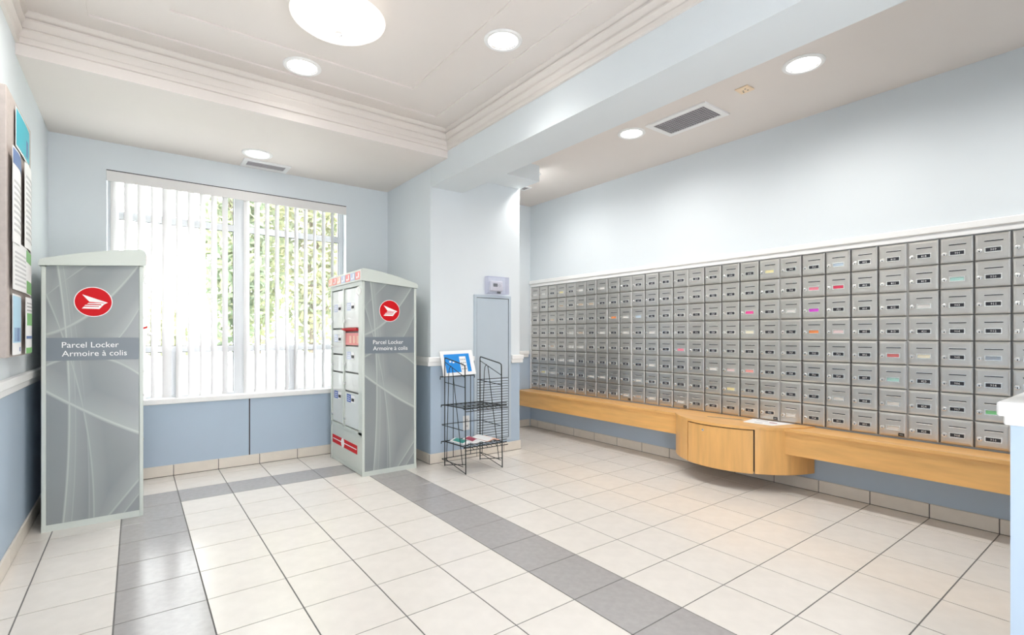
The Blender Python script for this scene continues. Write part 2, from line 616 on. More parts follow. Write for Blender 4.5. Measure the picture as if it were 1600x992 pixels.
def rail2(label, face, fixed, a, b, out, z0=RAIL0, z1=RAIL1):
    """two-step chair rail"""
    trim_n[0] += 1
    m = MB('white')
    for d, lo, hi in ((0.06, z0, z0 + 0.13), (0.10, z0 + 0.115, z1)):
        p, q = sorted((fixed, fixed + out * d))
        if face == 'x':
            m.box(p, a, lo, q, b, hi, bev=0.012)
        else:
            m.box(a, p, lo, b, q, hi, bev=0.012)
    return tag(m.build('trim_%d' % trim_n[0]), label, 'chair rail', kind='structure')


rail2('white chair rail below the notice board', 'x', XL, YR, YB, 1, 2.69, 2.94)
rail2('white chair rail on the window wall behind the left parcel locker', 'y', YB, XL + 0.1, WX0 - 0.02, -1)
rail2('white chair rail on the window wall behind the right parcel locker', 'y', YB, WX1 + 0.02, PX0 - 0.1, -1)
rail2('white chair rail on the pier side above the right parcel locker', 'x', PX0, PY + 0.003, YB, -1)
rail2('white chair rail on the pier behind the wire rack', 'y', PY, PX0 - 0.10, 9.19, -1)
rail2('short white chair rail between access panel and pier corner', 'y', PY, 10.58, PX1 + 0.10, -1)
rail2('white chair rail on the pier end facing the mailboxes', 'x', PX1, PY + 0.003, 2.5, 1)
rail2('white chair rail at the far end of the mailboxes', 'y', 2.5, PX1 + 0.1, XM - 0.12, -1)
trim_n[0] += 1
m = MB('white')
m.box(7.50, -14.6, 2.79, 8.86, -11.99, 2.885, bev=0.012).box(7.46, -14.6, 2.87, 8.90, -11.95, 3.0, bev=0.015)
tag(m.build('trim_%d' % trim_n[0]), 'thick white ledge cap on the pier at the edge of the view', 'chair rail', kind='structure')

# mailbox surround: white frame
trim_n[0] += 1
m = MB('white')
m.box(XM - 0.06, YR, 5.475, XM, 2.44, 5.60, bev=0.01).box(XM - 0.10, YR, 5.585, XM, 2.46, 5.72, bev=0.015)
m.box(XM - 0.06, 2.385, 1.5, XM, 2.44, 5.475, bev=0.008)
tag(m.build('trim_%d' % trim_n[0]), 'white moulded frame above and beside the mailboxes', 'trim', kind='structure')

# ceiling: tray, soffit, beam, bulkhead, mailbox-side ceiling
ceiling = thing('ceiling', 'off-white tray ceiling with stepped centre and dropped edges', 'ceiling', (4, -6, 8.25), kind='structure')
YSF = -1.385
MB('ceil').box(XL, YSF, ZS, PX0, YB, 9.3).build('window_soffit', ceiling)
DX0, DX1, DY = 0.58, 7.11, -1.97
IX0, IX1, IY = 1.67, 6.07, -2.87
m = MB('ceil')
m.box(XL, DY, ZT, PX0, YSF, 9.3).box(XL, YR, ZT, DX0, DY, 9.3).box(DX1, YR, ZT, PX0, DY, 9.3)
m.build('tray_border', ceiling)
m = MB('ceil')
m.box(DX0, IY, ZT + 0.03, DX1, DY, 9.3).box(DX0, YR, ZT + 0.03, IX0, IY, 9.3).box(IX1, YR, ZT + 0.03, DX1, IY, 9.3)
m.build('tray_step', ceiling)
MB('ceil').box(IX0, YR, ZT + 0.06, IX1, IY, 9.3).build('tray_centre', ceiling)
MB('ceil').box(8.82, YR, ZA, XM, 2.5, 9.3).build('mailbox_side_ceiling', ceiling)
MB('beam').box(PX0, YR, ZBEAM, 8.82, PY, 9.3).build('beam', ceiling)
MB('beam').box(8.82, -1.42, 8.2, PX1 - 0.02, PY, 9.3).build('bulkhead', ceiling)
prof = [(0.0, 8.44), (0.05, 8.445), (0.06, 8.53), (0.03, 8.55), (0.04, 8.57), (0.10, 8.64), (0.10, 8.67), (0.06, 8.70), (0.08, 8.73),
        (0.14, 8.80), (0.14, 8.83), (0.09, 8.855), (0.12, 8.88), (0.17, 8.93), (0.17, ZT), (0.0, ZT)]
trim_n[0] += 1
crown = thing('trim_%d' % trim_n[0], 'cream stepped crown moulding around the ceiling tray', 'crown moulding', (4, -6, 8.44), kind='structure')
MB('crown').prism([(YSF - a, z) for a, z in prof], 'x', XL, PX0).build('crown_run', crown)
MB('crown').prism([(PX0 - a, z) for a, z in prof], 'y', YR, YSF).build('crown_run', crown)
MB('crown').prism([(XL + a, z) for a, z in prof], 'y', YR, YSF).build('crown_run', crown)

# ------------------------------------------------------------------ window and blind
win = thing('window_1', 'large white framed window of eight panes', 'window', ((WX0 + WX1) / 2, 2.85, WZ0), kind='structure')
FY0, FY1 = 2.83, 2.97
FX0, FX1 = WX0 + 0.01, WX1 - 0.01
ML0, ML1 = 3.40, 3.66
m = MB('vinyl')
m.ring('y', FX0, FX1, WZ0, WZ1, FY0, FY1, 0.13)
m.build('outer_frame', win)
MB('vinyl').box(ML0, FY0 - 0.03, WZ0, ML1, FY1, WZ1, bev=0.01).build('mullion', win)
LM, RM = (1.93, 2.13), (4.84, 5.03)
panes = []
for a, b, mm in ((FX0 + 0.13, ML0, LM), (ML1, FX1 - 0.13, RM)):
    MB('vinyl').box(a, FY0, 6.48, b, FY1, 6.65, bev=0.008).build('transom', win)
    MB('vinyl').box(a, FY0 - 0.01, 3.16, b, FY1, 3.31, bev=0.008).build('lower_rail', win)
    MB('vinyl').box(mm[0], FY0 - 0.01, WZ0 + 0.14, mm[1], FY1, 3.16, bev=0.008).build('lower_mullion', win)
    panes += [(a, b, 6.65, WZ1 - 0.13), (a, b, 3.31, 6.48), (a, mm[0], WZ0 + 0.14, 3.16), (mm[1], b, WZ0 + 0.14, 3.16)]
for a, b, c, d in panes:
    gk = MB('grille_gap_dark')
    e = 0.014
    gk.ring('y', a, b, c, d, FY0 + 0.03, FY0 + 0.06, e)
    gk.build('gasket', win)
    MB('glass').box(a, FY0 + 0.05, c, b, FY0 + 0.062, d).build('pane', win)
MB('white').box(WX0 - 0.06, YB - 0.06, 1.84, WX1 + 0.06, FY0, 1.975, bev=0.015).build('window_sill', win)

blind = thing('vertical_blind', 'white vertical blind with open slats across the window', 'blind', (3.55, 2.68, 1.99))
m = MB('valance', 'grille_gap_dark')
m.box(WX0, YB - 0.015, 7.32, WX1, YB + 0.03, 7.565, bev=0.006)
m.use(1).box(WX0, YB + 0.0, 7.566, WX1, YB + 0.03, 7.588)  # dark strip standing in for the shadow gap above the valance
m.build('valance', blind)
MB('plastic_white').box(WX0 + 0.02, 2.63, 7.36, WX1 - 0.02, 2.74, 7.5).build('headrail', blind)
for k in range(-1, 21):
    x = 1.005 + 0.262 * k + 0.07
    if 3.30 < x < 3.60 or x > 6.28:
        continue
    ang = math.radians(36 + random.uniform(-4, 4))
    if k == 3:
        ang = math.radians(50)
    dx, dy = math.sin(ang) * 0.137, math.cos(ang) * 0.137
    nx, ny = math.cos(ang), -math.sin(ang)
    pts = []
    for t in (-1, -0.5, 0, 0.5, 1):
        bow = 0.012 * (1 - t * t)
        pts.append((x + dx * t + nx * bow, 2.68 + dy * t + ny * bow))
    back = [(p[0] + nx * 0.005, p[1] + ny * 0.005) for p in reversed(pts)]
    MB('vane').prism(pts + back, 'z', 1.985 + random.uniform(0, 0.03), 7.37).build('slat', blind)

# ------------------------------------------------------------------ ceiling fittings
DL = [((3.89, -2.40, ZT + 0.03), 0.36, 'round recessed downlight beside the dome light, nearer the window'),
      ((6.58, -5.54, ZT + 0.03), 0.35, 'round recessed downlight between the dome light and the beam'),
      ((3.72, 1.25, ZS), 0.36, 'round recessed downlight in the soffit above the window'),
      ((11.20, -4.67, ZA), 0.345, 'round recessed downlight at the end of the mesh vent'),
      ((11.22, -8.72, ZA), 0.36, 'large bright round downlight over the mailboxes, nearest the camera'),
      ((11.20, -0.62, ZA), 0.345, 'round downlight mostly hidden behind the bulkhead'),
      ((1.10, -3.7, ZT + 0.03), 0.35, 'added downlight out of view that brightens the notice board wall'),  # unseen lamp, added to brighten the left wall
      ((3.89, -13.6, ZT + 0.06), 0.35, 'added fill downlight out of view near the camera'),  # unseen lamp, added for fill light behind the view
      ((11.22, -12.77, ZA), 0.35, 'round recessed downlight beside the camera over the mailboxes')]
for (x, y, z), r, lab in DL:
    t = thing('downlight', lab, 'ceiling light', (x, y, z), 'recessed ceiling downlights')
    MB('plastic_white').lathe([(r, 0.0), (r, -0.012), (r - 0.02, -0.03), (r - 0.075, -0.025), (r - 0.085, 0.0)], (x, y, z), 40, cap=False).build('trim_ring', t, smooth=True)
    MB('chrome').lathe([(r - 0.078, -0.02), (r - 0.10, -0.004), (r - 0.10, -0.002), (r - 0.078, -0.002)], (x, y, z), 40, cap=False).build('reflector', t, smooth=True)
    MB('lamp').lathe([(r - 0.08, -0.008), (0.001, -0.012)], (x, y, z), 40, cap=False).build('lens', t, smooth=True)
    side = x > 8 or x < 2
    ld = bpy.data.lights.new('downlight_lamp', 'SPOT')
    ld.spot_size = math.radians(172 if side else 128)
    ld.spot_blend = 1.0
    ld.shadow_soft_size = (r - 0.12) * U
    ld.energy = DOWNLIGHT_W * (2.2 if x > 8 else 2.0 if side else 1.0)
    ld.color = (1.0, 0.97, 0.93)
    lo = bpy.data.objects.new('downlight_lamp', ld)
    C.objects.link(lo)
    lo.parent = t
    lo.location = (0, 0, -0.035 * U)

# dome light
dx, dy, dz, dr = 3.86, -4.74, 8.74, 0.74
t = thing('dome_light', 'large glowing white glass bowl light hanging under the ceiling', 'ceiling light', (dx, dy, 8.5))
MB('dome').lathe([(0.001, -0.235), (0.15, -0.228), (0.32, -0.20), (0.5, -0.145), (0.64, -0.075), (dr - 0.01, -0.01), (dr, 0.01), (dr - 0.03, 0.015), (0.62, -0.05), (0.30, -0.17), (0.001, -0.20)],
                 (dx, dy, dz), 48, cap=False).build('glass_bowl', t, smooth=True)
MB('chrome').lathe([(0.05, -0.225), (0.05, -0.26), (0.02, -0.28), (0.001, -0.285)], (dx, dy, dz), 20, cap=False).build('finial', t, smooth=True)
MB('plastic_white').lathe([(0.34, 0.27), (0.34, 0.24), (0.30, 0.20), (0.06, 0.18), (0.03, 0.1), (0.03, -0.19)], (dx, dy, dz), 32, cap=False).build('canopy', t, smooth=True)
ld = bpy.data.lights.new('dome_lamp', 'POINT')
ld.energy = DOME_W
ld.shadow_soft_size = 0.12
ld.color = (1.0, 0.95, 0.88)
lo = bpy.data.objects.new('dome_lamp', ld)
C.objects.link(lo)
lo.parent = t
lo.location = (0, 0, (dz - 0.42 - 8.5) * U)

# slot vent in the soffit
t = thing('slot_vent', 'white linear slot vent in the soffit above the window', 'vent', (4.08, 2.07, ZS))
m = MB('plastic_white')
m.ring('z', 3.5, 4.66, 1.76, 2.42, ZS - 0.03, ZS - 0.001, 0.11, 0.14)
m.build('vent_frame', t)
MB('grille_gap_dark').box(3.6, 1.89, ZS - 0.008, 4.56, 2.29, ZS - 0.001).build('backing', t)
for k in range(4):
    y = 1.93 + k * 0.09
    MB('grille_grey').box(3.61, y, ZS - 0.025, 4.55, y + 0.045, ZS - 0.008).build('blade', t)
# mesh vent over the mailbox side
vx0, vx1, vy0, vy1 = 11.11, 12.10, -6.77, -5.17
t = thing('mesh_vent', 'rectangular ceiling vent with dark grey mesh and white frame', 'vent', ((vx0 + vx1) / 2, (vy0 + vy1) / 2, ZA))
m = MB('plastic_white')
e = 0.13
m.ring('z', vx0, vx1, vy0, vy1, ZA - 0.035, ZA - 0.001, e)
m.build('vent_frame', t)
MB('grille_gap_dark').box(vx0 + e, vy0 + e, ZA - 0.006, vx1 - e, vy1 - e, ZA).build('backing', t)
m = MB('grille_grey')
n = 20
for k in range(n + 1):
    y = vy0 + e + (vy1 - vy0 - 2 * e) * k / n
    m.box(vx0 + e, y - 0.011, ZA - 0.028, vx1 - e, y + 0.011, ZA - 0.018)
for k in range(13):
    x = vx0 + e + (vx1 - vx0 - 2 * e) * k / 12
    m.box(x - 0.009, vy0 + e, ZA - 0.020, x + 0.009, vy1 - e, ZA - 0.010)
m.build('mesh_grid', t)
# small vent by the pier
t = thing('small_vent', 'small white louvred ceiling vent beside the pier corner', 'vent', (11.85, 0.62, ZA))
m = MB('plastic_white')
m.ring('z', 11.4, 12.12, 0.42, 0.86, ZA - 0.03, ZA - 0.001, 0.06)
m.build('vent_frame', t)
MB('grille_gap_dark').box(11.46, 0.48, ZA - 0.005, 12.06, 0.80, ZA).build('backing', t)
for k in range(3):
    MB('grille_grey').box(11.46, 0.53 + k * 0.09, ZA - 0.025, 12.06, 0.555 + k * 0.09, ZA - 0.01).build('blade', t)
# square detector
t = thing('ceiling_detector', 'small square yellowed plastic detector on the ceiling near the mesh vent', 'detector', (11.27, -7.56, ZA))
MB('beige').box(11.13, -7.70, ZA - 0.03, 11.41, -7.42, ZA, bev=0.012).build('cover', t)
m = MB('lcd')
for a, b in ((-0.05, -0.04), (0.04, -0.05), (0.0, 0.03), (0.06, 0.05)):
    m.box(11.27 + a - 0.012, -7.56 + b - 0.012, ZA - 0.036, 11.27 + a + 0.012, -7.56 + b + 0.012, ZA - 0.03)
m.build('sensor_holes', t)

# ------------------------------------------------------------------ pier fittings
t = thing('access_panel', 'tall blue-grey metal access door with louvred grille in the pier', 'access panel', (9.885, PY, 0.36))
ax0, ax1, az0, az1 = 9.21, 10.56, 0.36, 4.80
m = MB('panel_blue')
m.ring('y', ax0, ax1, az0, az1, PY - 0.045, PY, 0.08)
m.build('door_frame', t)
MB('grille_gap_dark').box(ax0 + 0.08, PY - 0.012, az0 + 0.08, ax1 - 0.08, PY - 0.001, az1 - 0.08).build('door_gap', t)
MB('panel_blue').box(ax0 + 0.095, PY - 0.03, az0 + 0.095, ax1 - 0.095, PY, az1 - 0.095, bev=0.006).build('door_leaf', t)
MB('grille_gap_dark').box(ax0 + 0.11, PY - 0.034, 0.50, ax1 - 0.11, PY - 0.03, 2.29).build('grille_backing', t)
lm = None
for k in range(22):
    z = 0.52 + k * 0.0805
    if lm is None:
        mm = MB('panel_blue')
        mm.prism([(-0.034, -0.01), (-0.054, -0.004), (-0.034, 0.054), (-0.030, 0.054), (-0.030, -0.01)], 'x', -(ax1 - ax0) / 2 + 0.11, (ax1 - ax0) / 2 - 0.11)
        lm = mm.mesh('louvre', (0, 0, 0))
    place(lm, 'louvre', t, (9.885, PY, z))

t = thing('thermostat', 'white thermostat inside a clear plastic guard above the access panel', 'thermostat', (9.99, PY, 4.83))
MB('plastic_white').box(9.76, PY - 0.10, 4.93, 10.22, PY, 5.24, bev=0.03, seg=2).build('housing', t)
MB('lcd').box(9.85, PY - 0.106, 5.06, 10.01, PY - 0.1, 5.16).build('screen', t)
m = MB('grey_print')
for a, b in ((0.14, 0.25), (0.18, 0.22), (0.14, 0.19), (0.10, 0.22)):
    m.box(9.95 + a - 0.012, PY - 0.105, 4.88 + b - 0.012, 9.95 + a + 0.012, PY - 0.1, 4.88 + b + 0.012)
m.build('buttons', t)
m = MB('clear')
gx0, gx1, gz0, gz1, gy = 9.60, 10.38, 4.84, 5.36, PY - 0.19
m.box(gx0, gy, gz0, gx1, gy + 0.012, gz1)
m.box(gx0, gy, gz0, gx0 + 0.012, PY, gz1).box(gx1 - 0.012, gy, gz0, gx1, PY, gz1)
m.box(gx0, gy, gz0, gx1, PY, gz0 + 0.012).box(gx0, gy, gz1 - 0.012, gx1, PY, gz1)
m.build('clear_guard', t)
MB('lcd').box(9.93, gy - 0.02, 4.845, 10.05, gy + 0.0, 4.91).build('guard_lock', t)

t = thing('wall_outlet', 'white electrical outlet plate on the pier behind the wire rack', 'outlet', (8.95, PY, 0.82))
MB('plastic_white').box(8.84, PY - 0.025, 0.82, 9.06, PY, 1.24, bev=0.01).build('plate', t)
for z in (0.94, 1.12):
    MB('lcd').box(8.92, PY - 0.028, z - 0.03, 8.935, PY - 0.024, z + 0.03).box(8.965, PY - 0.028, z - 0.03, 8.98, PY - 0.024, z + 0.03).build('socket', t)

# ------------------------------------------------------------------ mailboxes
COLS = [0, 5, 10, 14, 19, 24, 28]
BANK_LABEL = ['bank of steel mailboxes at the far end, beside the pier', 'second bank of steel mailboxes from the far end',
              'four column wide bank of steel mailboxes, left of the curved cabinet', 'bank of steel mailboxes above the curved cabinet',
              'bank of steel mailboxes right of the curved cabinet, with pink and red name cards', 'bank of steel mailboxes nearest the camera with green and teal name cards']
MY0, PITCH_Y, MZ1, PITCH_Z = 2.375, 0.5013, 5.465, 0.4945
CARDS = {}
for key, cells in {'w': [(1, 1), (2, 1), (6, 1), (8, 1), (1, 2), (10, 3), (5, 4), (10, 4), (12, 4), (8, 4), (5, 5), (6, 5), (4, 6), (5, 6),
                         (3, 7), (7, 7), (8, 7), (11, 7), (10, 8), (12, 8), (14, 8), (20, 3), (16, 6), (22, 7), (20, 8), (24, 7), (24, 8), (25, 3), (12, 6)],
                   'y': [(4, 1), (19, 1), (2, 7), (17, 7)], 't': [(4, 2), (6, 2), (7, 2), (3, 3), (6, 4), (3, 5), (11, 8)],
                   'p': [(21, 2), (14, 5)], 'c': [(22, 2)], 'h': [(18, 3)], 'm': [(21, 3)], 'o': [(21, 4), (9, 3)], 'n': [(18, 4), (25, 5)],
                   'i': [(22, 4), (17, 6)], 's': [(18, 6)], 'l': [(22, 1), (11, 3)], 'e': [(26, 2), (24, 6)], 'g': [(27, 7)], 'r': [(24, 5)],
                   'b': [(27, 5)]}.items():
    for c in cells:
        CARDS[c] = key
HW, HH = PITCH_Y / 2 - 0.007, PITCH_Z / 2 - 0.006


def door_mesh():
    d = MB('steel', 'hinge')
    # shallow pillowed face: outer rim, raised field
    rims = [(1.0, 0.0), (0.99, -0.028), (0.93, -0.044), (0.80, -0.050)]
    prev = None
    for s, x in rims:
        hw, hh = HW - (1 - s) * HW, HH - (1 - s) * HW
        ring = [d.bm.verts.new((x, a * hw, b * hh)) for a, b in ((1, 1), (-1, 1), (-1, -1), (1, -1))]
        if prev:
            for k in range(4):
                d._mark([d.bm.faces.new([prev[k], prev[(k + 1) % 4], ring[(k + 1) % 4], ring[k]])])
        prev = ring
    d._mark([d.bm.faces.new(prev)])
    d.use(1).box(-0.058, -HW + 0.002, -HH + 0.005, -0.02, -HW + 0.030, HH - 0.005, bev=0.008)
    return d.mesh('mailbox_door', (0, 0, 0), smooth=False)


def slot_mesh(low):
    d = MB('black', 'steel_light')
    d.box(-0.056, -0.125, 0.0, -0.045, 0.125, 0.016)
    d.use(1).box(-0.066, -0.13, -0.012, -0.045, 0.13, 0.0, bev=0.004) if low else d.use(1).box(-0.062, -0.128, 0.016, -0.045, 0.128, 0.024)
    return d.mesh('mail_slot', (0, 0, 0))


def lock_mesh():
    d = MB('steel_light', 'black')
    d.lathe([(0.042, -0.04), (0.042, -0.056), (0.034, -0.060), (0.030, -0.068), (0.001, -0.068)], (0, 0, 0), 14, 'x', cap=False)
    d.use(1).box(-0.071, -0.007, -0.02, -0.066, 0.007, 0.006)
    return d.mesh('cam_lock', (0, 0, 0))


def holder_mesh():
    d = MB('steel_light')
    a, b, e = 0.118, 0.05, 0.017
    d.ring('x', -a, a, -b, b, -0.064, -0.045, e)
    return d.mesh('card_holder', (0, 0, 0))


DOOR, SLOT_U, SLOT_L, LOCK, HOLD = door_mesh(), slot_mesh(False), slot_mesh(True), lock_mesh(), holder_mesh()


def card_mesh(key, body):
    d = MB('card_' + key, 'card_text' if key == 'k' else 'grey_print')
    d.box(-0.056, -0.104, -0.037, -0.046, 0.104, 0.037)
    if body:
        tm = text_mesh(body, 0.058, 1)
        a, b = text_width(tm)
        d.use(1).add_mesh(tm, ON_WEST((-0.0585, (a + b) / 2, -0.021)))
    return d.mesh('name_card', (0, 0, 0))


for bi in range(6):
    c0, c1 = COLS[bi], COLS[bi + 1]
    ya, yb = MY0 - c0 * PITCH_Y, MY0 - c1 * PITCH_Y
    bank = thing('mailbox_bank', BANK_LABEL[bi], 'mailboxes', (XM, (ya + yb) / 2, MZ1 - 8 * PITCH_Z), 'steel mailbox banks above the maple bench')
    fb = MB('steel_frame')
    fb.box(XM - 0.012, yb + 0.002, MZ1 - 8 * PITCH_Z, XM, ya - 0.002, MZ1)
    fb.build('back_frame', bank)
    fs = MB('steel')
    for y in (ya - 0.001, yb + 0.011):
        fs.box(XM - 0.035, y - 0.010, MZ1 - 8 * PITCH_Z, XM - 0.012, y, MZ1)
    fs.build('side_frame', bank)
    for c in range(c0, c1):
        for r in range(8):
            yc, zc = MY0 - (c + 0.5) * PITCH_Y, MZ1 - (r + 0.5) * PITCH_Z
            door = place(DOOR, 'mailbox_door', bank, (XM - 0.012, yc, zc))
            off = lambda u, v: (XM - 0.012, yc + PITCH_Y * (0.5 - u), zc + PITCH_Z * (0.5 - v))
            place(SLOT_L if r >= 6 else SLOT_U, 'mail_slot', door, off(0.54, 0.315))
            place(LOCK, 'cam_lock', door, off(0.155, 0.645))
            place(HOLD, 'card_holder', door, off(0.53, 0.62))
            key = CARDS.get((c + 1, r + 1), 'k')
            k = (c - 25) * 8 + r
            num = (9 + k // 25) * 100 + k % 25 + 1
            place(card_mesh(key, str(num) if key in 'kb' else None), 'name_card', door, off(0.53, 0.62))
    if bi in (1, 2, 3, 4):
        yb2 = yb + 0.05
        MB('black', 'grey_print').box(XM - 0.066, yb2, MZ1 - 8 * PITCH_Z + 0.03, XM - 0.055, yb2 + 0.10, MZ1 - 8 * PITCH_Z + 0.095).use(1).box(
            XM - 0.068, yb2 + 0.02, MZ1 - 8 * PITCH_Z + 0.055, XM - 0.066, yb2 + 0.08, MZ1 - 8 * PITCH_Z + 0.068).build('maker_plate', bank)

# ------------------------------------------------------------------ bench and bow-front cabinet
BX, BZ0, BZ1 = 12.97, 0.90, 1.475
CR, CCX, CCY = 1.80, 14.08, -6.15


def arc_at_x(x, side):
    return CCY + side * math.sqrt(CR * CR - (CCX - x) ** 2)


for side, far, lab in ((1, 2.45, 'long maple bench shelf from the pier to the curved cabinet'), (-1, YR + 2.5, 'long maple bench shelf from the curved cabinet towards the camera')):
    pts = []
    for k in range(9):
        x = BX + (XM - 0.02 - BX) * k / 8
        pts.append((x, arc_at_x(x, side) + side * 0.02))
    if side < 0:
        pts[0] = (BX, pts[0][1] + 0.10)
        pts[1] = (pts[1][0], pts[1][1] + 0.02)
    poly = pts + [(XM - 0.02, far), (BX, far)]
    t = thing('maple_bench', lab, 'bench', (13.35, (pts[0][1] + far) / 2, BZ0), 'maple bench under the mailboxes')
    MB('wood').prism([(p[0] + 0.03 if i in (0, len(poly) - 1) else p[0], p[1]) for i, p in enumerate(poly)], 'z', BZ0, BZ1 - 0.06).build('apron', t)
    MB('wood').prism(poly, 'z', BZ1 - 0.06, BZ1).build('top_board', t)

cab = thing('curved_cabinet', 'bow-fronted maple cabinet below the mailboxes', 'cabinet', (13.0, CCY, 0.42))


def arc_panel(m, a0, a1, r0, r1, z0, z1, n=24):
    P = []
    for k in range(n + 1):
        a = a0 + (a1 - a0) * k / n
        P.append((CCX - r1 * math.cos(a), CCY + r1 * math.sin(a)))
    for k in range(n, -1, -1):
        a = a0 + (a1 - a0) * k / n
        P.append((CCX - r0 * math.cos(a), CCY + r0 * math.sin(a)))
    lo = [m.bm.verts.new((p[0], p[1], z0)) for p in P]
    hi = [m.bm.verts.new((p[0], p[1], z1)) for p in P]
    N = len(P)
    fs = []
    for i in range(N):
        fs.append(m.bm.faces.new([lo[i], lo[(i + 1) % N], hi[(i + 1) % N], hi[i]]))
    for k in range(n):
        fs.append(m.bm.faces.new([lo[k], lo[k + 1], lo[N - 2 - k], lo[N - 1 - k]]))
        fs.append(m.bm.faces.new([hi[k], hi[k + 1], hi[N - 2 - k], hi[N - 1 - k]]))
    m._mark(fs)
    return m


amax = math.acos((CCX - (XM - 0.02)) / CR)
aL, aR = math.asin((-5.47 - CCY) / CR), math.asin((-7.10 - CCY) / CR)
arc_panel(MB('wood_v'), aL + 0.009, amax, CR - 0.06, CR, 0.42, 1.43).build('side_panel', cab, smooth=True)
arc_panel(MB('wood_v'), -amax, aR - 0.009, CR - 0.06, CR, 0.42, 1.43).build('side_panel', cab, smooth=True)
door = arc_panel(MB('wood_v'), aR + 0.009, aL - 0.009, CR - 0.06, CR + 0.004, 0.415, 1.405).build('door', cab, smooth=True)
arc_panel(MB('black'), -amax, amax, CR - 0.10, CR - 0.05, 0.43, 1.43).build('carcass', cab)
al = math.asin((-5.98 - CCY) / CR)
px, py = CCX - CR * math.cos(al), CCY + CR * math.sin(al)
MB('chrome').lathe([(0.028, 0.0), (0.028, -0.025), (0.02, -0.03), (0.001, -0.03)], (px, py, 1.29), 14, 'x', cap=False).build('lock', door, smooth=True)
pts = [(CCX - (CR + 0.012) * math.cos(a), CCY + (CR + 0.012) * math.sin(a)) for a in [-amax + 2 * amax * k / 40 for k in range(41)]]
MB('wood').prism(pts, 'z', 1.43, 1.495).build('top_board', cab)
pts = [(CCX - (CR - 0.05) * math.cos(a), CCY + (CR - 0.05) * math.sin(a)) for a in [-amax + 2 * amax * k / 30 for k in range(31)]]
MB('wood_edge').prism(pts, 'z', 0.43, 0.46).build('bottom_board', cab)
m = MB('lcd')
m.prism([(13.02, -5.62), (13.08, -5.62), (13.30, -6.46), (13.23, -6.48)], 'z', 1.495, 1.498)
tag(m.build('letter_slot'), 'narrow dark slot label on the curved cabinet top', 'label')
m = MB('paper', 'maroon', 'grey_print')
m.prism([(12.98, -6.60), (13.62, -6.52), (13.66, -7.50), (13.02, -7.28)], 'z', 1.496, 1.500)
m.use(1).prism([(13.33, -7.06), (13.40, -7.05), (13.41, -7.22), (13.34, -7.23)], 'z', 1.500, 1.502)
m.use(2).prism([(13.14, -6.80), (13.18, -6.79), (13.19, -6.98), (13.15, -6.99)], 'z', 1.500, 1.502)
m.prism([(13.44, -6.70), (13.47, -6.70), (13.49, -6.96), (13.46, -6.96)], 'z', 1.500, 1.502)
tag(m.build('notice_sheet'), 'white printed sheets lying on the curved cabinet top', 'paper')


